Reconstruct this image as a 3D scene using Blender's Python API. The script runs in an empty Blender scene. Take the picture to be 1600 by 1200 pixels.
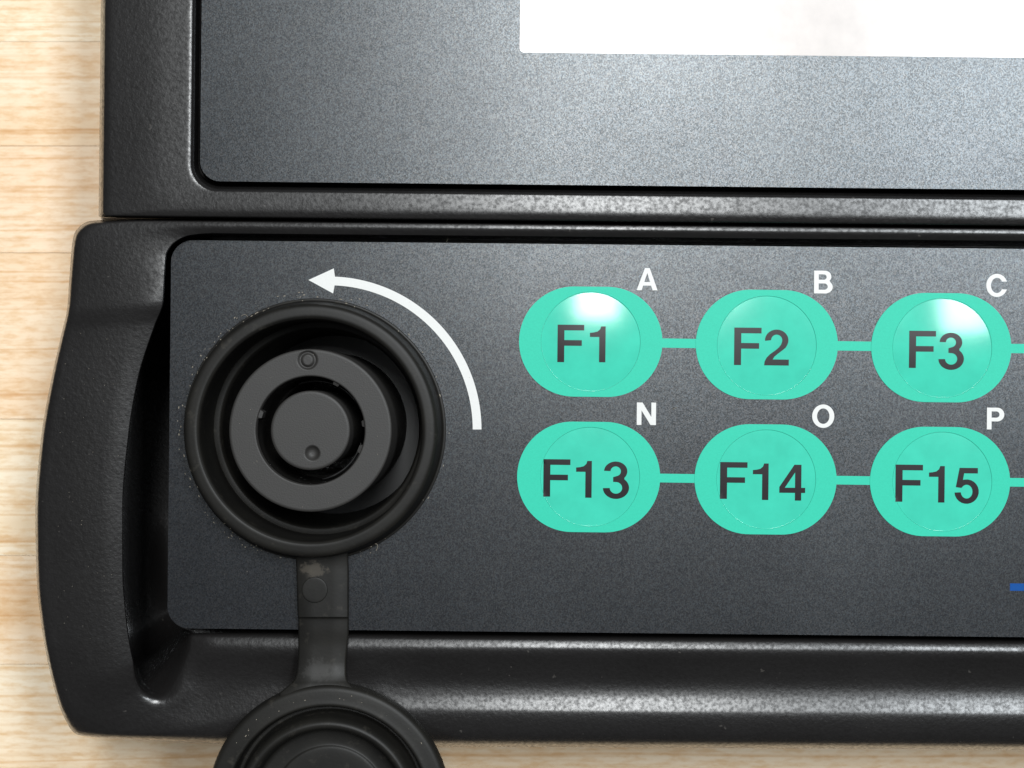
import bpy, bmesh, math, random
from mathutils import Vector
random.seed(7)
MM = 0.001
D = 220.0            # camera height above the keypad face, mm
ZB = 45.0            # keypad face above the table, mm
TH = 0.0105          # the panel lies slightly askew on the table
scene = bpy.context.scene
C = scene.collection

# ---------------------------------------------------------------- camera
cam_d = bpy.data.cameras.new('camera'); cam = bpy.data.objects.new('camera', cam_d); C.objects.link(cam)
cam.location = (0, 0, (ZB + D) * MM); cam.rotation_euler = (0, 0, 0)
cam_d.sensor_width = 36; cam_d.lens = 36 * D / 160.0
cam_d.clip_start = 0.01; cam_d.clip_end = 50
cam_d.dof.use_dof = True; cam_d.dof.focus_distance = (D - 1.0) * MM; cam_d.dof.aperture_fstop = 36
scene.camera = cam

# ---------------------------------------------------------------- world, lamps, exposure
w = bpy.data.worlds.new('World'); scene.world = w; w.use_nodes = True
bg = w.node_tree.nodes['Background']
bg.inputs[0].default_value = (0.93, 0.97, 1.0, 1); bg.inputs[1].default_value = 0.08

def ceiling_lamp(x, y, h, sx, sy, power, col):
    l = bpy.data.lights.new('ceiling_light', 'AREA'); l.shape = 'RECTANGLE'; l.size = sx; l.size_y = sy
    l.energy = power; l.color = col
    o = bpy.data.objects.new('ceiling_light', l); C.objects.link(o); o.location = (x, y, h)
    return o
ceiling_lamp(0.165, 0.84, 2.05, 0.26, 1.25, 40, (0.96, 0.985, 0.99))
ceiling_lamp(0.84, 0.79, 2.05, 0.32, 1.25, 40, (0.90, 0.96, 1.0))

vs = scene.view_settings
vs.view_transform = 'Standard'; vs.look = 'None'; vs.exposure = 0.0; vs.gamma = 1.0
vs.use_curve_mapping = False

# ---------------------------------------------------------------- materials
def nt(name):
    m = bpy.data.materials.new(name); m.use_nodes = True
    t = m.node_tree; b = t.nodes['Principled BSDF']
    return m, t, b
def coords(t):
    n = t.nodes.new('ShaderNodeTexCoord'); return n.outputs['Object']
def noise(t, scale, detail=2.0, rough=0.5, vec=None):
    n = t.nodes.new('ShaderNodeTexNoise'); n.inputs['Scale'].default_value = scale
    n.inputs['Detail'].default_value = detail; n.inputs['Roughness'].default_value = rough
    t.links.new(vec if vec is not None else coords(t), n.inputs['Vector']); return n
def ramp(t, fac, stops):
    n = t.nodes.new('ShaderNodeValToRGB'); e = n.color_ramp.elements
    while len(e) < len(stops): e.new(0.5)
    for k, (p, c) in enumerate(stops):
        e[k].position = p; e[k].color = c if len(c) == 4 else (*c, 1)
    t.links.new(fac, n.inputs[0]); return n.outputs[0]
def mixc(t, fac, a, b, mode='MIX'):
    n = t.nodes.new('ShaderNodeMix'); n.data_type = 'RGBA'; n.blend_type = mode
    for s, v in ((n.inputs[0], fac), (n.inputs[6], a), (n.inputs[7], b)):
        if hasattr(v, 'links'): t.links.new(v, s)
        elif isinstance(v, (int, float)): s.default_value = v
        else: s.default_value = (*v, 1)
    return n.outputs[2]
def math_(t, op, a, b=None):
    n = t.nodes.new('ShaderNodeMath'); n.operation = op
    for s, v in ((n.inputs[0], a), (n.inputs[1], b)):
        if v is None: continue
        if hasattr(v, 'links'): t.links.new(v, s)
        else: s.default_value = v
    return n.outputs[0]
def bump(t, b, h, strength, dist):
    n = t.nodes.new('ShaderNodeBump'); n.inputs['Strength'].default_value = strength
    n.inputs['Distance'].default_value = dist
    t.links.new(h, n.inputs['Height']); t.links.new(n.outputs[0], b.inputs['Normal'])

def mat_overlay(name, col, rough, grain=0.25, coat=0.0, spec=0.5):
    """printed film with a fine sparkling grain"""
    m, t, b = nt(name)
    vo = t.nodes.new('ShaderNodeTexVoronoi'); vo.inputs['Scale'].default_value = 6000
    t.links.new(coords(t), vo.inputs['Vector'])
    sep = t.nodes.new('ShaderNodeSeparateColor'); t.links.new(vo.outputs['Color'], sep.inputs[0])
    base = ramp(t, sep.outputs[0], [(0.0, tuple(c * (1 - grain) for c in col)), (1.0, tuple(min(1, c * (1 + grain)) for c in col))])
    t.links.new(base, b.inputs['Base Color'])
    sm = noise(t, 35, 3, 0.55)                       # faint uneven wear of the gloss
    rr = math_(t, 'ADD', math_(t, 'MULTIPLY', math_(t, 'SUBTRACT', sm.outputs[0], 0.5), 0.10), rough)
    t.links.new(rr, b.inputs['Roughness'])
    if coat:                                         # sparkle: every grain has its own gloss
        g_ = math_(t, 'ADD', math_(t, 'MULTIPLY', sep.outputs[1], 0.62 * coat), 0.42 * coat)
        t.links.new(g_, b.inputs['Specular IOR Level'])
        tint = mixc(t, sep.outputs[2], (0.82, 0.92, 1.0), (0.97, 0.97, 0.96))
        t.links.new(tint, b.inputs['Specular Tint'])
    else:
        b.inputs['Specular IOR Level'].default_value = spec
    n2 = noise(t, 5200, 1.0, 0.5)
    bump(t, b, n2.outputs[0], 0.18, 0.00004)
    return m
def mat_housing(name):
    m, t, b = nt(name)
    n1 = noise(t, 60, 4, 0.6)
    base = ramp(t, n1.outputs[0], [(0.3, (0.0098, 0.0090, 0.0088)), (0.7, (0.0135, 0.0126, 0.0124))])
    sp = noise(t, 900, 2, 0.5)
    spk = ramp(t, sp.outputs[0], [(0.735, (0, 0, 0)), (0.77, (1, 1, 1))])
    t.links.new(mixc(t, spk, base, (0.05, 0.046, 0.042)), b.inputs['Base Color'])
    b.inputs['Roughness'].default_value = 0.42
    b.inputs['Coat Roughness'].default_value = 0.235; b.inputs['Specular IOR Level'].default_value = 0.17
    pit = noise(t, 1700, 3, 0.65)
    t.links.new(ramp(t, pit.outputs[0], [(0.36, (0.26, 0.26, 0.26)), (0.62, (1, 1, 1))]), b.inputs['Coat Weight'])
    n2 = noise(t, 1500, 2.0, 0.5); n3 = noise(t, 3800, 1.0, 0.5)
    h = math_(t, 'ADD', n2.outputs[0], math_(t, 'MULTIPLY', n3.outputs[0], 0.35))
    bump(t, b, h, 0.60, 0.00012)
    return m
def mat_rubber(name, stain=None):
    m, t, b = nt(name)
    n1 = noise(t, 140, 4, 0.6)
    base = ramp(t, n1.outputs[0], [(0.3, (0.0075, 0.0071, 0.0063)), (0.7, (0.0140, 0.0130, 0.0110))])
    d1 = noise(t, 420, 4, 0.65)
    dust = ramp(t, d1.outputs[0], [(0.60, (0, 0, 0)), (0.74, (1, 1, 1))])
    base = mixc(t, math_(t, 'MULTIPLY', dust, 0.26), base, (0.08, 0.072, 0.058))
    if stain:
        for (x, y, r, amt, col) in stain:
            vm = t.nodes.new('ShaderNodeVectorMath'); vm.operation = 'SUBTRACT'
            t.links.new(coords(t), vm.inputs[0]); vm.inputs[1].default_value = (x, y, 0)
            sc_ = t.nodes.new('ShaderNodeVectorMath'); sc_.operation = 'MULTIPLY'
            t.links.new(vm.outputs[0], sc_.inputs[0]); sc_.inputs[1].default_value = (1, 1.5, 0)
            ln = t.nodes.new('ShaderNodeVectorMath'); ln.operation = 'LENGTH'
            t.links.new(sc_.outputs[0], ln.inputs[0])
            nn = noise(t, 900, 4, 0.7)
            wob = math_(t, 'ADD', ln.outputs['Value'], math_(t, 'MULTIPLY', math_(t, 'SUBTRACT', nn.outputs[0], 0.5), r * 2.6))
            f = ramp(t, math_(t, 'DIVIDE', wob, r), [(0.55, (1, 1, 1)), (0.95, (0, 0, 0))])
            base = mixc(t, math_(t, 'MULTIPLY', f, amt), base, col)
    t.links.new(base, b.inputs['Base Color'])
    b.inputs['Roughness'].default_value = 0.5; b.inputs['Specular IOR Level'].default_value = 0.25
    n2 = noise(t, 2200, 2, 0.5)
    bump(t, b, n2.outputs[0], 0.15, 0.00006)
    return m
def mat_plain(name, col, rough, bstr=0.0, bscale=3000, spec=0.5):
    m, t, b = nt(name)
    n1 = noise(t, 260, 3, 0.6)
    base = ramp(t, n1.outputs[0], [(0.3, tuple(c * 0.93 for c in col)), (0.7, tuple(min(1, c * 1.05) for c in col))])
    t.links.new(base, b.inputs['Base Color'])
    b.inputs['Roughness'].default_value = rough
    b.inputs['Specular IOR Level'].default_value = spec
    if bstr:
        n2 = noise(t, bscale, 2, 0.5); bump(t, b, n2.outputs[0], bstr, 0.00006)
    return m
def mat_wood():
    m, t, b = nt('maple')
    oi = t.nodes.new('ShaderNodeObjectInfo'); rnd = oi.outputs['Random']
    off = t.nodes.new('ShaderNodeCombineXYZ')
    t.links.new(math_(t, 'MULTIPLY', rnd, 7.3), off.inputs[0]); t.links.new(math_(t, 'MULTIPLY', rnd, 3.1), off.inputs[1])
    t.links.new(math_(t, 'MULTIPLY', rnd, 11.0), off.inputs[2])
    va = t.nodes.new('ShaderNodeVectorMath'); va.operation = 'ADD'
    t.links.new(coords(t), va.inputs[0]); t.links.new(off.outputs[0], va.inputs[1])
    def stretched(sx, sy, sz):
        s = t.nodes.new('ShaderNodeVectorMath'); s.operation = 'MULTIPLY'
        t.links.new(va.outputs[0], s.inputs[0]); s.inputs[1].default_value = (sx, sy, sz); return s.outputs[0]
    g1 = noise(t, 1.0, 3, 0.55, stretched(5, 110, 110))        # broad growth bands along the strip
    g2 = noise(t, 1.0, 4, 0.7, stretched(230, 900, 400))       # mottled figure
    g3 = noise(t, 1.0, 3, 0.6, stretched(18, 1250, 900))        # fine fibres
    g4 = noise(t, 1.0, 2, 0.5, stretched(3, 160, 150))         # thin ring lines
    c = ramp(t, g1.outputs[0], [(0.30, (0.84, 0.66, 0.45)), (0.48, (0.92, 0.78, 0.60)), (0.66, (0.95, 0.86, 0.71))])
    c2 = ramp(t, g2.outputs[0], [(0.36, (0.86, 0.72, 0.55)), (0.56, (1, 1, 1))])
    c = mixc(t, 0.8, c, c2, 'MULTIPLY')
    c3 = ramp(t, g3.outputs[0], [(0.32, (0.86, 0.75, 0.62)), (0.50, (1, 1, 1))])
    c = mixc(t, 0.7, c, c3, 'MULTIPLY')
    c4 = ramp(t, g4.outputs[0], [(0.47, (1, 1, 1)), (0.50, (0.84, 0.68, 0.50)), (0.515, (1, 1, 1))])
    c = mixc(t, 0.8, c, c4, 'MULTIPLY')
    tint = ramp(t, rnd, [(0.0, (0.86, 0.74, 0.62)), (0.4, (1.0, 0.98, 0.94)), (0.65, (1.0, 0.95, 0.88)), (1.0, (0.95, 0.82, 0.72))])
    c = mixc(t, 1.0, c, tint, 'MULTIPLY')
    t.links.new(c, b.inputs['Base Color'])
    b.inputs['Roughness'].default_value = 0.42
    bump(t, b, g3.outputs[0], 0.12, 0.0001)
    return m

M = {}
M['housing'] = mat_housing('textured_black_plastic')
M['overlay'] = mat_overlay('black_film', (0.0070, 0.0072, 0.0088), 0.315, 0.45, 0.98)
M['mint'] = mat_overlay('mint_print', (0.034, 0.53, 0.365), 0.45, 0.03, 0.0, 0.16)
M['dome'] = mat_plain('mint_dome', (0.055, 0.56, 0.40), 0.13)
M['ink'] = mat_plain('dark_ink', (0.014, 0.010, 0.012), 0.3, 0, 3000, 0.25)
M['white'] = mat_overlay('white_print', (0.68, 0.68, 0.66), 0.45, 0.02)
M['blue'] = mat_overlay('blue_print', (0.002, 0.065, 0.27), 0.45, 0.03, 0.0, 0.15)
M['screen'] = mat_plain('screen_glass', (0.60, 0.545, 0.515), 0.2)
M['rubber'] = mat_rubber('black_rubber')
M['plastic'] = mat_plain('grey_black_plastic', (0.025, 0.0232, 0.0215), 0.58, 0.35, 4200)
M['dark'] = mat_plain('black_inner_plastic', (0.006, 0.006, 0.006), 0.35)
M['sleeve'] = mat_plain('glossy_inner_plastic', (0.016, 0.015, 0.014), 0.28)
M['dust'] = mat_plain('lint', (0.25, 0.22, 0.175), 0.9)
M['wood'] = mat_wood()

# ---------------------------------------------------------------- helpers
def W(u, v, z=0.0):
    """a point of the panel (1 unit = 0.1 mm on its face, measured at height z mm) in panel coordinates, mm"""
    du, dv = u - 800.0, v - 600.0
    c, s = math.cos(TH), math.sin(TH)
    k = 0.1 * (D - z) / D
    return ((c * du + s * dv) * k, -(-s * du + c * dv) * k, z)
def V(p): return Vector((p[0] * MM, p[1] * MM, (p[2] + ZB) * MM))
def mesh(name, bm, mat, parent=None, smooth=True):
    bmesh.ops.recalc_face_normals(bm, faces=bm.faces[:])
    me = bpy.data.meshes.new(name); bm.to_mesh(me); bm.free()
    if smooth:
        for p in me.polygons: p.use_smooth = True
    me.materials.append(mat)
    o = bpy.data.objects.new(name, me); C.objects.link(o)
    if parent: o.parent = parent
    return o
def loft(rows, closed=False):
    """rows: list of lists of mm points"""
    bm = bmesh.new(); vv = [[bm.verts.new(V(p)) for p in r] for r in rows]
    n = len(rows)
    for i in range(n if closed else n - 1):
        a, b = vv[i], vv[(i + 1) % n]
        for j in range(len(a) - 1):
            bm.faces.new((a[j], a[j + 1], b[j + 1], b[j]))
    return bm, vv
def fillet(ps, ts, n=7):
    """soft polyline: every inner point becomes a short curve; ts = reach of the curve, 0..0.5 of each neighbour segment"""
    out = [Vector(ps[0])]
    for k in range(1, len(ps) - 1):
        p = Vector(ps[k]); a = p.lerp(Vector(ps[k - 1]), ts[k]); b = p.lerp(Vector(ps[k + 1]), ts[k])
        for i in range(n + 1):
            t = i / n
            out.append(a * (1 - t) ** 2 + p * (2 * t * (1 - t)) + b * t * t)
    out.append(Vector(ps[-1])); return out
def pchip(xs, ys, q):
    n = len(xs); h = [xs[i + 1] - xs[i] for i in range(n - 1)]; d = [(ys[i + 1] - ys[i]) / h[i] for i in range(n - 1)]
    m = [d[0]] + [0.0] * (n - 2) + [d[-1]]
    for i in range(1, n - 1):
        if d[i - 1] * d[i] > 0:
            w1, w2 = 2 * h[i] + h[i - 1], h[i] + 2 * h[i - 1]
            m[i] = (w1 + w2) / (w1 / d[i - 1] + w2 / d[i])
    i = 0; out = []
    for x in q:
        while i < n - 2 and x > xs[i + 1]: i += 1
        t = (x - xs[i]) / h[i]
        out.append(ys[i] * (1 + 2 * t) * (1 - t) ** 2 + h[i] * m[i] * t * (1 - t) ** 2 + ys[i + 1] * t * t * (3 - 2 * t) + h[i] * m[i + 1] * t * t * (t - 1))
    return out
def lathe(cx, cy, prof, seg=160, smooth_n=6):
    """prof: list of (r, z, reach) in mm round the axis (cx, cy)"""
    ps = fillet([(p[0], 0, p[1]) for p in prof], [p[2] for p in prof], smooth_n)
    rows = []
    for i in range(seg):
        a = 2 * math.pi * i / seg
        rows.append([(cx + p.x * math.cos(a), cy + p.x * math.sin(a), p.z) for p in ps])
    return loft(rows, True)[0]
def plate(outer, z0, z1, hole=None, edge=0.0):
    """flat sheet between heights z0 (bottom) and z1 (top), with an optional hole; loops are lists of (x, y) mm"""
    bm = bmesh.new(); edges = []
    for lp in [outer] + ([hole] if hole else []):
        vv = [bm.verts.new(V((p[0], p[1], z1))) for p in lp]
        edges += [bm.edges.new((vv[i], vv[(i + 1) % len(vv)])) for i in range(len(vv))]
    bmesh.ops.triangle_fill(bm, edges=edges, use_beauty=True)
    r = bmesh.ops.extrude_face_region(bm, geom=bm.faces[:])
    for e in r['geom']:
        if isinstance(e, bmesh.types.BMVert): e.co.z = (z0 + ZB) * MM
    return bm
def rrect(u0, v0, u1, v1, r, z, n=10):
    out = []
    for (cx, cy, a0) in ((u1 - r, v0 + r, -90), (u1 - r, v1 - r, 0), (u0 + r, v1 - r, 90), (u0 + r, v0 + r, 180)):
        for i in range(n + 1):
            a = math.radians(a0 + 90 * i / n)
            p = (cx + r * math.cos(a), cy + r * math.sin(a)); k = 0.1 * (D - z) / D
            out.append(((p[0] - 800) * k, -(p[1] - 600) * k))
    return out
def dev(u, v):
    c, s = math.cos(TH), math.sin(TH); du, dv = u - 800, v - 600
    return 800 + c * du + s * dv, 600 - s * du + c * dv
UC = 2400.0      # the panel's middle, in its own axes

# ---------------------------------------------------------------- the table: maple strips
tab = bpy.data.objects.new('tabletop', None); C.objects.link(tab); tab['kind'] = 'structure'
tab['label'] = 'pale maple butcher block tabletop under the black panel'
def wy(v): return -(v - 600) * 0.1 * (D + ZB) / D
seams = [-2300, -2020, -1700, -1430, -1090, -790, -560, -255, 65, 228, 395, 655, 868, 1038, 1330, 1590, 1900, 2200, 2480, 2800, 3050]
for i in range(len(seams) - 1):
    y1, y0 = wy(seams[i]), wy(seams[i + 1])
    xs = [-260.0]
    x = -260 + random.uniform(90, 330) if not (0 < seams[i + 1] < 1100) else -260 + random.uniform(330, 500)
    while x < 640:
        xs.append(x); x += random.uniform(280, 520)
    xs.append(700.0)
    for k in range(len(xs) - 1):
        top = random.uniform(-0.03, 0.0)
        g = 0.03
        bm = bmesh.new()
        bmesh.ops.create_cube(bm, size=1.0)
        for v_ in bm.verts:
            v_.co = Vector((((xs[k] + g) if v_.co.x < 0 else (xs[k + 1] - g)) * MM,
                            ((y0 + g) if v_.co.y < 0 else (y1 - g)) * MM,
                            (-38.0 if v_.co.z < 0 else top) * MM))
        tops = [e for e in bm.edges if all(v_.co.z > -0.01 for v_ in e.verts)]
        bmesh.ops.bevel(bm, geom=tops, offset=0.03 * MM, segments=1, affect='EDGES')
        mesh('wood_strip', bm, M['wood'], tab, smooth=False)

# ---------------------------------------------------------------- the operator panel
panel = bpy.data.objects.new('operator_panel', None); C.objects.link(panel)
panel.rotation_euler = (0, 0, -TH)
panel['label'] = 'black plastic operator panel with mint green function keys lying on maple table'
panel['category'] = 'control panel'

# lower housing: one continuous rim around the keypad, its cross-section given station by station
# role:      0 floor  1 groove 2 ridge in 3 ridge out 4 valley 5 wall foot 6 rim inner 7 rim mid 8 rim outer 9 side 10 base
def top_station(u):
    o = 0.0095 * (u - 1600)
    return [(u, 403 + o, -40), (u, 387 + o, -3), (u, 386 + o, -3), (u, 385 + o, -3), (u, 384 + o, -3), (u, 382 + o, -3),
            (u, 376.5 + o, 1.9), (u, 366 + o, 2.4), (u, 357.5 + o, 2.2), (u, 354 + o, -1.5)]
def low_station(u):
    o = 0.0095 * (u - 1600); q = 0.006 * (u - 1600)
    if u > 1600: q = 0.0095 * (u - 1600)
    k = min(1.0, max(0.35, (u - 200) / 600))
    return [(u, 985 + o, -40), (u, 996 + o, -5), (u, 1001 + o, -1.9), (u, 1021 + q, -1.0), (u, 1047 + q, -1.8 - 0.4 * k), (u, 1071 + q, -2.25 - 0.65 * k),
            (u, 1097 + q, -2.1 - 0.5 * k), (u, 1122 + q, -1.85), (u, 1161 + q, -2.6), (u, 1172 + q, -6)]
stations = [top_station(2400), top_station(1600), top_station(900), top_station(420), top_station(335)]
stations += [
 [(318,395,-40),(307,379,-6),(306,378,-6),(305,377,-6),(304,376,-6),(302,371,-6),(300,367,1.9),(272,355,2.3),(232,346.5,2.0),(230,342,-1.5)],
 [(300,405,-40),(283,389,-8),(282,388,-8),(281,387,-8),(280,386,-8),(275,381,-8),(273,379,2.0),(200,374,2.3),(150,352,2.0),(141,345,-1.5)],
 [(296,420,-40),(270,404,-14),(269,404,-14),(268,403,-14),(267,403,-14),(261,401,-14),(260,400,2.1),(190,400,2.35),(124,372,2.0),(115,367,-1.5)],
 [(296,440,-40),(268,432,-20),(267,432,-20),(266,432,-20),(265,431,-20),(254,431,-20),(258,430,2.2),(182,430,2.4),(117,425,2.0),(109,422,-1.5)],
 [(296,475,-40),(272,472,-28),(270,472,-28),(267,472,-28),(265,472,-28),(250,471,-28),(256,470,2.2),(180,474,2.4),(112,479,2.0),(105,480,-1.5)],
 [(296,520,-40),(275,515,-36),(270,515,-36),(264,514,-36),(257,513,-36),(234,512,-36),(243,508,1.5),(166,516,1.75),(104,520,1.2),(96,521,-1.8)],
 [(296,600,-40),(275,597,-40),(266,597,-40),(252,596,-40),(238,595,-40),(206,592,-40),(217,590,1.3),(146,596,1.55),(86,601,1.3),(78,602,-2)],
 [(296,690,-40),(275,687,-40),(262,687,-40),(243,686,-40),(225,684,-40),(191,682,-40),(202,680,1.25),(130,686,1.5),(71,691,1.2),(63,692,-2.2)],
 [(296,800,-40),(275,797,-40),(260,797,-40),(240,796,-40),(220,794,-40),(182,792,-40),(193,790,1.15),(121,796,1.45),(63,801,1.0),(55,802,-2.4)],
 [(296,890,-40),(275,892,-38),(260,892,-38),(240,892,-40),(220,892,-40),(182,891,-40),(193,891,0.9),(121,896,1.3),(64,900,0.8),(57,901,-2.6)],
 [(298,940,-40),(272,950,-40),(262,955,-40),(245,962,-40),(228,970,-40),(189,974,-40),(199,973,0.5),(130,981,1.0),(73,986,0.5),(66,987,-2.8)],
 [(302,960,-40),(278,975,-34),(271,984,-34),(258,1000,-35),(240,1016,-36),(206,1032,-36),(209,1034,-0.1),(150,1050,0.6),(88,1061,0.1),(81,1062,-3)],
 [(310,970,-40),(289,983,-9),(285,990,-7),(277,1010,-6.5),(258,1042,-7),(231,1074,-6.5),(225,1081,-1.4),(178,1103,-0.95),(106,1112,-0.5),(97,1114,-3.4)],
 [(322,975,-40),(303,985,-5),(302,991,-2.4),(301,1012,-2.1),(290,1052,-2.4),(280,1084,-2.15),(264,1104,-2.0),(228,1129,-1.8),(133,1143,-1.7),(121,1148,-4.5)],
 [(345,976,-40),(336,985,-4.6),(336,990,-1.9),(336,1012,-1.1),(330,1052,-2.45),(324,1084,-2.5),(316,1108,-2.3),(300,1136,-2.0),(200,1151,-2.2),(196,1155,-6)],
]
stations += [low_station(430), low_station(600), low_station(1000), low_station(1600), low_station(2400)]
T_SIDE = [0, .02, .35, .46, .46, .03, .035, .46, .2, .05, 0]
T_LOW = [0, .02, .35, .46, .46, .46, .46, .46, .46, .05, 0]
def station_world(st):
    pts = [W(*p) for p in st]
    x9, y9, z9 = pts[-1]
    pts.append((x9 * 0.997, y9 * 0.997, -ZB))
    return pts
for n_, st_ in enumerate(stations):        # crisp outer edge
    if n_ >= 5:
        f_ = 0.5 if n_ < 20 else 0.25
        a_, b_ = st_[8], st_[9]; st_[8] = (a_[0] + (b_[0] - a_[0]) * f_, a_[1] + (b_[1] - a_[1]) * f_, a_[2])
sw = [station_world(s) for s in stations]
# carry the right-hand ends to the panel's middle, then mirror
midx = (UC - 800) * 0.1
for idx in (0, -1):
    sw[idx] = [(midx, p[1], p[2]) for p in sw[idx]]
sw[0] = [(midx, q[1] , q[2]) for q in sw[0]]
par = [0.0]
for a, b in zip(sw[:-1], sw[1:]):
    par.append(par[-1] + max(1.0, (Vector(a[7]) - Vector(b[7])).length))
qs = []
for i in range(len(par) - 1):
    n = 10 if 4 <= i < len(par) - 5 else 8
    qs += [par[i] + (par[i + 1] - par[i]) * k / n for k in range(n)]
qs.append(par[-1])
grid = [[None] * 11 for _ in qs]
for r in range(11):
    cs = [pchip(par, [s[r][c] for s in sw], qs) for c in range(3)]
    for i in range(len(qs)): grid[i][r] = (cs[0][i], cs[1][i], cs[2][i])
rows = []
for g, q_ in zip(grid, qs):
    f_ = min(1.0, max(0.0, (q_ - par[16]) / (par[18] - par[16])))
    rows.append(fillet(g, [a * (1 - f_) + b * f_ for a, b in zip(T_SIDE, T_LOW)], 8))
rows = [[(p.x, p.y, p.z) for p in r] for r in rows]
mirr = [[(2 * midx - p[0], p[1], p[2]) for p in r] for r in rows[-2:0:-1]]
bm, vv = loft(rows + mirr, True)
bm.faces.new([r[0] for r in vv])
lower = mesh('lower_housing', bm, M['housing'], panel)

# upper housing: frame round the display
def ring_rows(u0, v0, u1, v1, prof, reach, base_z):
    """prof: list of (inset from the outer edge per side left/bottom, z, corner radius)"""
    loops = []
    for (il, ib, z, r) in prof:
        loops.append([(x, y, z) for x, y in rrect(u0 + il, v0 + ib, u1 - il, v1 - ib, r, z, 12)])
    rows = []
    for i in range(len(loops[0])):
        rows.append([(p.x, p.y, p.z) for p in fillet([l[i] for l in loops], reach, 6)])
    return rows
U0, V0, U1, V1 = 151.0, -1500.0, 2 * UC - 151.0, 356.0 - 0.0105 * 800
prof = [(175, 70, -12.5, 36), (157, 55, -2.0, 36), (155, 53, -2.0, 36), (149, 48, 2.5, 40), (143, 44, 3.3, 42), (80, 15, 3.55, 42), (8, 4, 3.2, 8), (1.5, 1, 1.0, 6), (0, 0, -12, 6), (2, 2, -ZB, 6)]
bm, vv = loft(ring_rows(U0, V0, U1, V1, prof, [0, .2, .2, .4, .14, .4, .2, .4, .3, 0], 0), True)
bm.faces.new([r[0] for r in vv])
mesh('upper_housing', bm, M['housing'], panel)

# display film with its window, and the screen under it
ZS = 1.2
us0, vs1 = 311.0 - 2.0, 296.5 - 8.4
film = rrect(us0, V0 + 60, 2 * UC - us0, vs1, 32, ZS)
su, sv = dev(812, 82)
win = rrect(su, -1250, 2 * UC - su, sv, 7, ZS)
mesh('display_film', plate(film, ZS - 0.9, ZS, win), M['overlay'], panel, smooth=False)
scr = rrect(su - 25, -1275, 2 * UC - su + 25, sv + 25, 7, ZS)
scr_o = mesh('screen', plate(scr, ZS - 2.6, ZS - 0.95), M['screen'], panel, smooth=False)
scr_o['label'] = 'blank white glossy display window'

# keypad film with the round connector opening
ax, ay, _ = W(492, 671, 0)
ku0, kv0 = dev(267, 376); ku1, kv1 = dev(262, 984)
ku0 = (ku0 + ku1) / 2
kv0 = 389.0 - 8.4; kv1 = 995.5 - 8.4
kf = rrect(ku0, kv0, 2 * UC - ku0, kv1, 34, 0)
hole = [(ax + 18.2 * math.cos(2 * math.pi * i / 96), ay + 18.2 * math.sin(2 * math.pi * i / 96)) for i in range(96)]
keypad = mesh('keypad_film', plate(kf, -1.0, 0, hole), M['overlay'], panel, smooth=False)

# prints on the keypad film
def poly_print(name, pts, mat, parent, z=0.03, thick=0.05):
    bm = bmesh.new()
    f = bm.faces.new([bm.verts.new(V((p[0], p[1], z))) for p in pts])
    r = bmesh.ops.extrude_face_region(bm, geom=[f])
    for e in r['geom']:
        if isinstance(e, bmesh.types.BMVert): e.co.z -= thick * MM
    bmesh.ops.triangulate(bm, faces=[f_ for f_ in bm.faces if len(f_.verts) > 4])
    return mesh(name, bm, mat, parent, smooth=False)
def xy(u, v): return W(u, v, 0)[:2]

# white arrow
ca, ra, hw = (513.4, 671.0), 232.1, 6.8
arc = [(ca[0] + (ra + hw) * math.cos(a), ca[1] - (ra + hw) * math.sin(a)) for a in [math.radians(87.6 * i / 48) for i in range(49)]]
arc_in = [(ca[0] + (ra - hw) * math.cos(a), ca[1] - (ra - hw) * math.sin(a)) for a in [math.radians(87.6 * i / 48) for i in range(48, -1, -1)]]
pts = arc + [(521, 419.5), (482, 437.5), (520, 458.5)] + arc_in
bm = bmesh.new()
vo = [bm.verts.new(V((*xy(*p), 0.04))) for p in arc]; vi = [bm.verts.new(V((*xy(*p), 0.04))) for p in arc_in[::-1]]
for i in range(48): bm.faces.new((vo[i], vo[i + 1], vi[i + 1], vi[i]))
hd = [bm.verts.new(V((*xy(*p), 0.04))) for p in ((521.5, 419.5), (482, 437.5), (520.5, 458.5))]
bm.faces.new((vo[48], hd[0], hd[1], hd[2], vi[48]))
r = bmesh.ops.extrude_face_region(bm, geom=bm.faces[:])
for e in r['geom']:
    if isinstance(e, bmesh.types.BMVert): e.co.z -= 0.06 * MM
o = mesh('turn_arrow', bm, M['white'], keypad, smooth=False); o['label'] = 'white curved arrow turning anticlockwise round the connector'

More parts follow.
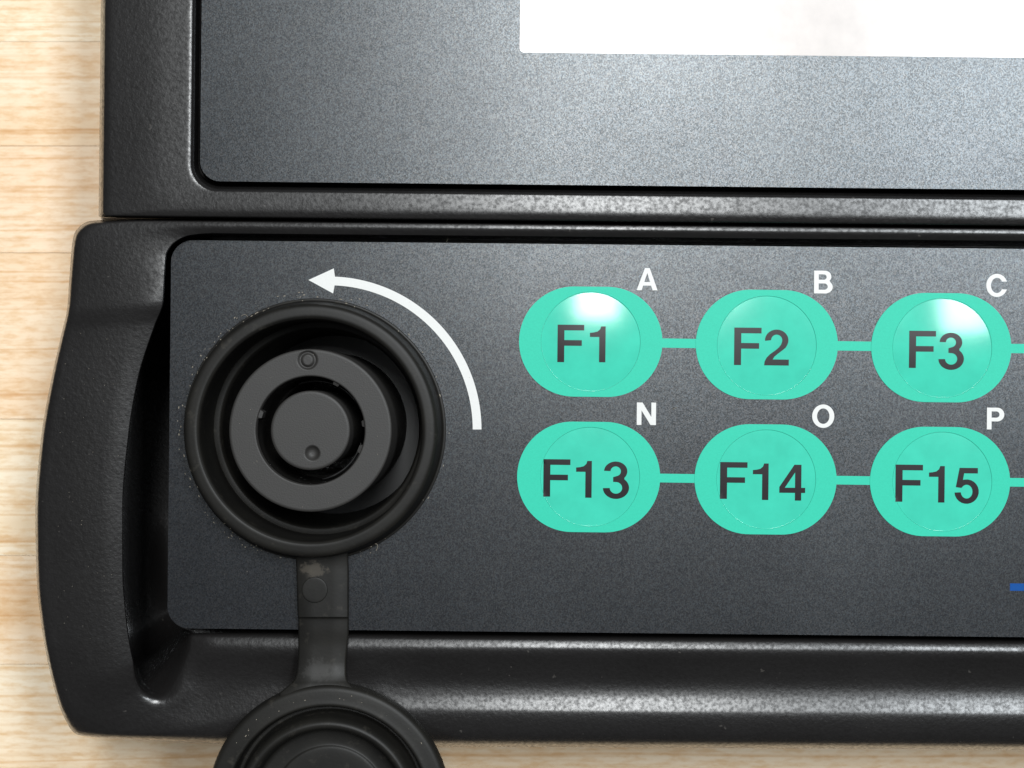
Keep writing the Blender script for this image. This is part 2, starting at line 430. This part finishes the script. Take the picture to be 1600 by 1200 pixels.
def ell(cx, cy, rx, ry, a0, a1, n=18):
    return [(cx + rx * math.cos(math.radians(a0 + (a1 - a0) * i / n)), cy + ry * math.sin(math.radians(a0 + (a1 - a0) * i / n))) for i in range(n + 1)]
GLYPH = {
 'F': [[(0,0),(0,100),(70,100),(70,85),(18,85),(18,59),(64,59),(64,44),(18,44),(18,0)]],
 '1': [[(42,0),(42,96),(30,96),(27,88),(20,82),(10,79.5),(0,78.5),(0,67.5),(25,67.5),(25,0)]],
 '2': [ell(32,70,30.5,29.5,184,-22)+[(56,50),(47,42),(36,33),(27,25),(22,16.5),(64,16.5),(64,0),(0,0),(1,10),(6,21),(15,31),(28,41),(38,50),(43.5,58)]+ell(32,70,14.5,15.5,-18,180)],
 '3': [ell(31,73,28,26,178,-42)+ell(32,29,31.5,29.5,50,-178)+ell(32,29,15,15.5,182,440)+[(25,45),(25,57.5)]+ell(31,73,12.5,13,-80,178)],
 '4': [[(40,0),(56,0),(56,21),(66,21),(66,35),(56,35),(56,98),(38,98),(0,37),(0,21),(40,21)],[(40,35),(14,35),(40,77)]],
 '5': [[(12,97),(60,97),(60,82),(24,82),(21,64)]+ell(31,32,32,33.5,100,-175)+ell(31,32,15.5,19,186,500)+[(17,42),(2.5,44)]],
 'A': [[(0,0),(36,100),(57,100),(93,0),(71,0),(64.5,21),(28.5,21),(22,0)],[(33.5,37),(59.5,37),(46.5,79)]],
 'N': [[(0,0),(0,100),(24,100),(62,36),(62,100),(82,100),(82,0),(59,0),(20,65),(20,0)]],
 'O': [ell(48,50,48,52,0,354,58),ell(48,50,27,34.5,0,354,58)],
 'C': [ell(48,50,48,52,20,340,50)+ell(48,50,27,34.5,330,30,44)],
 'P': [[(0,0),(0,100),(44,100)]+ell(46,68.5,32,31.5,85,-85)+[(44,37),(21,37),(21,0)],[(21,83),(21,54),(40,54)]+ell(42,68.5,14.5,14.5,-85,85)+[(40,83)]],
 'B': [[(0,0),(0,100),(46,100)]+ell(46,74,28.5,26,85,-42)+ell(48,28.5,33,28.5,48,-86),[(20,84),(20,60),(40,60)]+ell(42,72,12.5,12,-85,85)+[(40,84)],[(20,44),(20,16),(43,16)]+ell(45,30,14.5,14,-85,85)+[(43,44)]]}
def glyph_bm(bm, ch, box, zf):
    """one printed character fitted into the box (u0, v0, u1, v1)"""
    loops = GLYPH[ch]; al = [p for l in loops for p in l]
    x0, x1 = min(p[0] for p in al), max(p[0] for p in al); y0, y1 = min(p[1] for p in al), max(p[1] for p in al)
    cx, cy = xy((box[0] + box[2]) / 2, (box[1] + box[3]) / 2); bw, bh = (box[2] - box[0]) * 0.1, (box[3] - box[1]) * 0.1
    tm = bmesh.new(); edges = []
    for l in loops:
        vv = [tm.verts.new((cx + ((p[0] - x0) / (x1 - x0) - 0.5) * bw, cy + ((p[1] - y0) / (y1 - y0) - 0.5) * bh, 0)) for p in l]
        edges += [tm.edges.new((vv[i], vv[(i + 1) % len(vv)])) for i in range(len(vv))]
    bmesh.ops.triangle_fill(tm, edges=edges, use_beauty=True)
    for _ in range(3):
        le = [e for e in tm.edges if e.calc_length() > 0.7]
        if not le: break
        bmesh.ops.subdivide_edges(tm, edges=le, cuts=1)
        bmesh.ops.triangulate(tm, faces=tm.faces[:])
    mp = {v: bm.verts.new(V((v.co.x, v.co.y, zf(v.co.x, v.co.y)))) for v in tm.verts}
    for f in tm.faces: bm.faces.new([mp[v] for v in f.verts])
    tm.free()
    return bm

LET = {'A': (995, 419, 1027.5, 453.5), 'B': (1272, 423, 1301, 458.5), 'C': (1541, 428, 1573, 464),
       'N': (995, 629, 1025, 664), 'O': (1269, 632, 1303.5, 668.5), 'P': (1542, 637, 1569, 671)}
for ch, box in LET.items():
    o = mesh('letter', glyph_bm(bmesh.new(), ch, box, lambda x, y: 0.04), M['white'], keypad, smooth=False)
    o['label'] = 'white printed letter ' + ch
o = poly_print('colour_bar', [xy(1578, 911.5), xy(1700, 913), xy(1700, 924.5), xy(1578, 923)], M['blue'], keypad)
o['label'] = 'small blue printed bar'

# function keys
RD = 7.75
def dome_z(r):
    if r >= RD: return 0.105
    return 0.04 + (RD * RD - r * r) / (2 * RS)
KEYS = [('F1', (811, 448, 1035, 620), (923, 534), [(871, 507.5, 912.5, 566), (921.5, 510, 946, 566)], 0.058),
        ('F2', (1087, 453, 1309, 624), (1198, 540), [(1147, 512, 1189.5, 570.5), (1194, 515, 1232.5, 571)], 0.022),
        ('F3', (1361, 458, 1580, 628.5), (1472, 544), [(1420, 517, 1461.5, 575), (1465.5, 520, 1505.5, 578)], 0.058),
        (None, (1633, 462, 1850, 632), (1742, 548), [], 0.05),
        ('F13', (808, 659, 1031.5, 831.5), (922, 745), [(849, 717.5, 891, 776), (900, 720, 924.5, 777.5), (942, 721, 983, 779.5)], 0.030),
        ('F14', (1085, 663, 1307, 835), (1197, 749), [(1125, 722, 1167.5, 779.5), (1176, 724, 1200.5, 781), (1217.5, 726, 1258, 782)], 0.028),
        ('F15', (1359, 667, 1578, 838), (1472, 752.5), [(1399, 726, 1441.5, 784), (1451, 728, 1475.5, 785), (1491, 731, 1529, 787)], 0.028),
        (None, (1631, 671, 1848, 841), (1742, 756), [], 0.05)]
for name, bx, dc, tb, tilt in KEYS:
    RS = RD / tilt
    cx, cy = (bx[0] + bx[2]) / 2, (bx[1] + bx[3]) / 2
    rr = (bx[3] - bx[1]) / 2; hs = (bx[2] - bx[0]) / 2 - rr
    pts = []
    for sgn, a0 in ((1, -90), (-1, 90)):
        for i in range(41):
            a = math.radians(a0 + 180 * i / 40)
            pts.append(xy(cx + sgn * hs + rr * math.cos(a), cy + rr * math.sin(a) + sgn * hs * TH))
    dx, dy = xy(*dc)
    rim = [(dx + (RD + 0.02) * math.cos(2 * math.pi * i / 96), dy + (RD + 0.02) * math.sin(2 * math.pi * i / 96)) for i in range(96)]
    k = mesh('function_key', plate(pts, 0.005, 0.10, rim), M['mint'], panel, smooth=False)
    k['label'] = ('mint green key marked ' + name) if name else 'mint green key at the end of its row'
    rs = [RD * i / 14 for i in range(15)][1:-1] + [RD - 0.16, RD - 0.12, RD - 0.08, RD - 0.04, RD]
    bm = bmesh.new(); c0 = bm.verts.new(V((dx, dy, dome_z(0)))); prev = None
    for r_ in rs:
        ring = [bm.verts.new(V((dx + r_ * math.cos(2 * math.pi * i / 96), dy + r_ * math.sin(2 * math.pi * i / 96), dome_z(r_)))) for i in range(96)]
        for i in range(96):
            j = (i + 1) % 96
            bm.faces.new((c0, ring[i], ring[j])) if prev is None else bm.faces.new((prev[i], ring[i], ring[j], prev[j]))
        prev = ring
    mesh('key_dome', bm, M['dome'], k)
    if name:
        tz = lambda x, y: 0.03 + dome_z(math.hypot(x - dx, y - dy))
        bm = bmesh.new()
        for ch, bx1 in zip(name, tb): glyph_bm(bm, ch, bx1, tz)
        o = mesh('lettering', bm, M['ink'], k, smooth=True)
        o['label'] = 'dark grey printed ' + name
for (a, b, v0, v1) in ((1033, 1089, 529, 543.5), (1307, 1363, 533.3, 548), (1578, 1636, 537.5, 552),
                       (1029.5, 1087, 740.3, 754), (1305, 1361, 743.7, 757.2), (1576, 1634, 747, 760.5)):
    poly_print('linking_bar', [xy(a, v0 - 0.3), xy(b, v0 + 0.5), xy(b, v1 + 0.5), xy(a, v1 - 0.3)], M['mint'], keypad, 0.035, 0.05)

# ---------------------------------------------------------------- connector and its rubber boot
boot = mesh('rubber_boot', lathe(ax, ay, [(20.5, 0.02, 0), (20.45, 0.22, .3), (20.0, 0.32, .4), (19.75, 2.2, .3), (19.4, 4.4, .3), (18.9, 4.9, .4), (17.5, 5.0, .3), (17.0, 4.6, .4), (16.95, 3.0, .4),
                                          (17.1, -5.8, .12), (16.1, -6.1, .2), (15.75, -6.9, .3), (15.5, -26.0, 0)], 200), M['rubber'], panel)
boot['label'] = 'round black rubber boot rim around the connector'
bx_, by_, _ = W(490, 890, 1.5); b2x, b2y, _ = W(496, 1046, 1.5)
M['strap'] = mat_rubber('strap_rubber', [(bx_ * MM, by_ * MM, 0.0022, 0.42, (0.10, 0.086, 0.068)), (b2x * MM, b2y * MM, 0.0030, 0.2, (0.075, 0.072, 0.068))])
floor = lathe(ax, ay, [(0.01, -25.5, 0), (6, -25.5, .2), (10, -25.6, .3), (17.0, -25.7, 0)], 64)
mesh('socket_floor', floor, M['dark'], panel)

def disp_disc(name, cx, cy, r0, r1, z, walls, mat, feats, nr, na):
    """flat annulus with shaped marks; walls = outer and inner skirts"""
    bm = bmesh.new(); rings = []
    def ring(r, zf): return [bm.verts.new(V((cx + r * math.cos(2 * math.pi * i / na), cy + r * math.sin(2 * math.pi * i / na), zf(r, i)))) for i in range(na)]
    def zf(r, i):
        a = 2 * math.pi * i / na; x, y = cx + r * math.cos(a), cy + r * math.sin(a); h = z
        e = min(1.0, (r1 - r) / 0.45); h -= 0.3 * (1 - math.sqrt(max(0, 1 - (1 - e) ** 2)))
        if r0 > 0.1:
            e = min(1.0, (r - r0) / 0.25); h -= 0.2 * (1 - math.sqrt(max(0, 1 - (1 - e) ** 2)))
        for f in feats: h += f(x, y)
        return h
    for zz in walls[1]: rings.append(ring(r0, lambda r, i, zz=zz: zz))
    rs = [r0 + (r1 - r0) * (k / nr) for k in range(nr + 1)]
    rs += [r1 - 0.05, r1 - 0.12, r1 - 0.02]; rs = sorted(set(rs))
    for r in rs: rings.append(ring(r, zf))
    for zz in walls[0]: rings.append(ring(r1, lambda r, i, zz=zz: zz))
    for a, b in zip(rings[:-1], rings[1:]):
        for i in range(na):
            j = (i + 1) % na; bm.faces.new((a[i], b[i], b[j], a[j]))
    return mesh(name, bm, mat, panel)
def groove(px, py, r, w_, dpt):
    def f(x, y):
        d = abs(math.hypot(x - px, y - py) - r) / w_
        return -dpt * (1 - d * d) ** 2 if d < 1 else 0.0
    return f
def dimple(px, py, r, dpt):
    def f(x, y):
        d = math.hypot(x - px, y - py) / r
        return -dpt * (1 - d ** 3) if d < 1 else 0.0
    return f
ZR = 5.0
g = W(480.5, 562.5, ZR); dpl = W(488, 708, ZR)
o = disp_disc('connector_ring', ax, ay, 8.28, 12.45, ZR, ((-25.4,), (-9.0,)), M['plastic'], [groove(g[0], g[1], 1.15, 0.38, 0.45)], 44, 380)
o['label'] = 'flat dark grey connector ring with a small round mark'
o = disp_disc('connector_pin', ax, ay, 0.02, 6.08, ZR, ((-25.4,), ()), M['plastic'], [dimple(dpl[0], dpl[1], 1.15, 0.75)], 44, 160)
o['label'] = 'round dark grey centre pin with a dimple'
o = mesh('inner_sleeve', lathe(ax, ay, [(8.2, 4.0, 0), (8.2, -8.8, .1), (7.75, -9.0, .3), (7.55, -9.3, .3), (7.5, -25.4, 0)], 120), M['sleeve'], panel)

def arc_tube(name, r, z, a0, a1, rad, mat):
    rows = []
    for i in range(33):
        a = math.radians(a0 + (a1 - a0) * i / 32); t_ = rad * min(1.0, 0.3 + 4 * min(i, 32 - i) / 32)
        rows.append([(ax + (r + t_ * math.cos(b)) * math.cos(a), ay + (r + t_ * math.cos(b)) * math.sin(a), z + t_ * math.sin(b)) for b in [2 * math.pi * k / 10 for k in range(11)]])
    return mesh(name, loft(rows)[0], mat, panel)
arc_tube('glint_arc', 7.75, 2.6, -78, -14, 0.2, M['dark'])  # thin arcs added in the connector gap to draw its crescent glints
arc_tube('glint_arc', 7.6, -1.5, 25, 112, 0.22, M['dark'])
for a0, w0, d0 in ((163, 5, 0.5), (8, 4, 0.35), (-20, 5, 0.45), (62, 4, 0.4)):      # small lugs on the ring's bore
    rows = []
    for a in (a0 - w0, a0 - w0 * 0.7, a0 + w0 * 0.7, a0 + w0):
        c_, s_ = math.cos(math.radians(a)), math.sin(math.radians(a)); rin = 8.25 - (d0 if abs(a - a0) < w0 * 0.9 else 0)
        rows.append([(ax + r * c_, ay + r * s_, z) for r, z in ((8.4, 4.75), (rin, 4.55), (rin, 2.0), (8.4, 2.0))])
    mesh('lug', loft(rows)[0], M['plastic'], panel, smooth=False)
# strap from boot to cap
def strap_mesh():
    st = [  # v, left u, right u, top z
        (858, 462, 544, 2.2), (872, 462, 544, 1.9), (890, 463, 545, 1.75), (930, 464, 545, 1.75), (960, 465, 545, 1.75), (964, 465.5, 545, 1.75), (966.5, 466, 545, 1.45), (985, 466, 545, 1.35),
        (1010, 466, 543, 1.15), (1035, 465, 541, 1.2), (1052, 463, 541, 1.5), (1063, 459, 543, 1.9), (1070, 452, 548, 2.25), (1077, 444, 556, 2.5), (1086, 436, 580, 2.7), (1100, 440, 585, 2.7)]
    ks = list(range(len(st))); q = [i / 5 for i in range(5 * (len(st) - 1) + 1)]
    cols = [pchip(ks, [s[c] for s in st], q) for c in range(4)]
    rows = []
    for v, l, r, z in zip(*cols):
        pr = []
        e = 3.2
        for (uu, dz) in ((l + 0.5, -1.5), (l, -0.5), (l + 0.6, -0.18), (l + e, 0.0), ((2 * l + r) / 3, 0.0), ((l + 2 * r) / 3, 0.0), (r - e, 0.0), (r - 0.6, -0.18), (r, -0.5), (r - 0.5, -1.5)):
            pr.append(W(uu, v, z + dz))
        pr.append(pr[0])
        rows.append(pr)
    bm, vv = loft(rows)
    bmesh.ops.remove_doubles(bm, verts=bm.verts[:], dist=1e-7)
    return bm
st = mesh('strap', strap_mesh(), M['strap'], boot)
st['label'] = 'short flat rubber strap with a tan stain'
sx_, sy_, _ = W(491.5, 922, 1.9)
mesh('strap_button', lathe(sx_, sy_, [(2.02, 1.6, 0), (2.0, 1.86, .35), (1.85, 1.93, .4), (0.02, 1.95, 0)], 64), M['rubber'], boot)

# cap lying open at the strap's end
ccx, ccy, _ = W(512, 1261, 2.8)
prof = [(0.02, -1.6, 0), (16.0, -1.6, .1), (18.6, -0.6, .3), (18.95, 1.2, .4), (18.6, 2.9, .4), (16.6, 3.1, .3), (15.75, 3.25, .45), (15.45, 2.7, .3), (15.2, -0.2, .3), (14.35, -0.2, .3), (14.1, 3.4, .35), (13.6, 4.6, .5), (12.6, 4.7, .5), (12.0, 3.4, .4), (11.8, 0.4, .3), (9.0, 0.2, .3), (8.6, 0.6, .3), (0.02, 0.6, 0)]
cap = mesh('plug_cap', lathe(ccx, ccy, prof, 200), M['rubber'], boot)
cap['label'] = 'round black rubber plug cap hanging open over the lower edge'

# ---------------------------------------------------------------- dust and lint lying on the panel
bm = bmesh.new()
def fleck(x, y, z, s, a, asp):
    c_, s_ = math.cos(a), math.sin(a); n = 6; ring = []
    for i in range(n):
        t = 2 * math.pi * i / n; rr = s * random.uniform(0.6, 1.0)
        px, py = rr * math.cos(t) * asp, rr * math.sin(t)
        ring.append(bm.verts.new(V((x + c_ * px - s_ * py, y + s_ * px + c_ * py, z))))
    t_ = bm.verts.new(V((x, y, z + s * 0.5)))
    for i in range(n): bm.faces.new((ring[i], ring[(i + 1) % n], t_))
def fibre(pts, r):
    pts = [Vector(p) for p in pts]; prev = None
    for i, p in enumerate(pts):
        d = (pts[min(i + 1, len(pts) - 1)] - pts[max(i - 1, 0)]).normalized(); s = Vector((-d.y, d.x, 0))
        ring = [bm.verts.new(V(p + s * r)), bm.verts.new(V(p + Vector((0, 0, r)))), bm.verts.new(V(p - s * r))]
        if prev:
            for k in range(2): bm.faces.new((prev[k], prev[k + 1], ring[k + 1], ring[k]))
        prev = ring
for i in range(150):      # along the boot's skirt
    a = math.radians(random.choice([random.uniform(95, 250), random.uniform(0, 360)])); r_ = random.choice([random.uniform(19.9, 20.4), random.uniform(20.6, 21.6)])
    fleck(ax + r_ * math.cos(a), ay + r_ * math.sin(a), 0.3 if r_ < 20.5 else 0.02, random.uniform(0.04, 0.12), a + 1.57, random.uniform(1, 3.0))
for i in range(60):      # on the film near the boot and at its edges
    u, v = random.uniform(280, 800), random.uniform(395, 975); p = W(u, v, 0)
    if math.hypot(p[0] - ax, p[1] - ay) < 21.5 or (455 < u < 552 and v > 840): continue
    fleck(p[0], p[1], 0.06, random.uniform(0.02, 0.055), random.uniform(0, 3), random.uniform(1, 2))
for i in range(26):      # on the ring face
    a = random.uniform(0, 6.28); r_ = random.uniform(9, 12); fleck(ax + r_ * math.cos(a), ay + r_ * math.sin(a), ZR + .01, random.uniform(0.02, 0.05), a, random.uniform(1, 2.5))
for i in range(26):      # on the cap flange
    a = math.radians(random.uniform(25, 155)); r_ = random.uniform(15.9, 17.6); fleck(ccx + r_ * math.cos(a), ccy + r_ * math.sin(a), 3.12, random.uniform(0.03, 0.09), a + 1.57, random.uniform(1, 3))
for i in range(44):      # on the handle
    u, v = random.uniform(90, 185), random.uniform(500, 1000)
    if u > 185 or u < 70 + abs(v - 830) * 0.12: continue
    p = W(u, v, 2.3); fleck(p[0], p[1], 2.25 - max(0, (v - 800)) * 0.004, random.uniform(0.025, 0.06), random.uniform(0, 3), random.uniform(1, 2))
for (u, v, ln, a) in ((1055, 640, 8, .4), (700, 375, 8, 1.4), (590, 855, 12, 1.7), (385, 495, 16, 2.5)):
    z = -5 if u < 262 else 0.1
    if u == 590: z = 4.6
    p = W(u, v, z); pts = []
    for k in range(9):
        t = k / 8; b_ = a + 1.1 * (t - 0.5); pts.append((p[0] + 0.1 * ln * (t - 0.5) * math.cos(b_) , p[1] + 0.1 * ln * (t - 0.5) * math.sin(b_) + 0.25 * math.sin(3 * t), z + 0.05))
    fibre(pts, 0.035)
dust = mesh('dust', bm, M['dust'], None, smooth=False)
dust.rotation_euler = (0, 0, -TH)
dust['kind'] = 'stuff'; dust['label'] = 'pale dust flecks and lint scattered over the panel'; dust['category'] = 'dust'
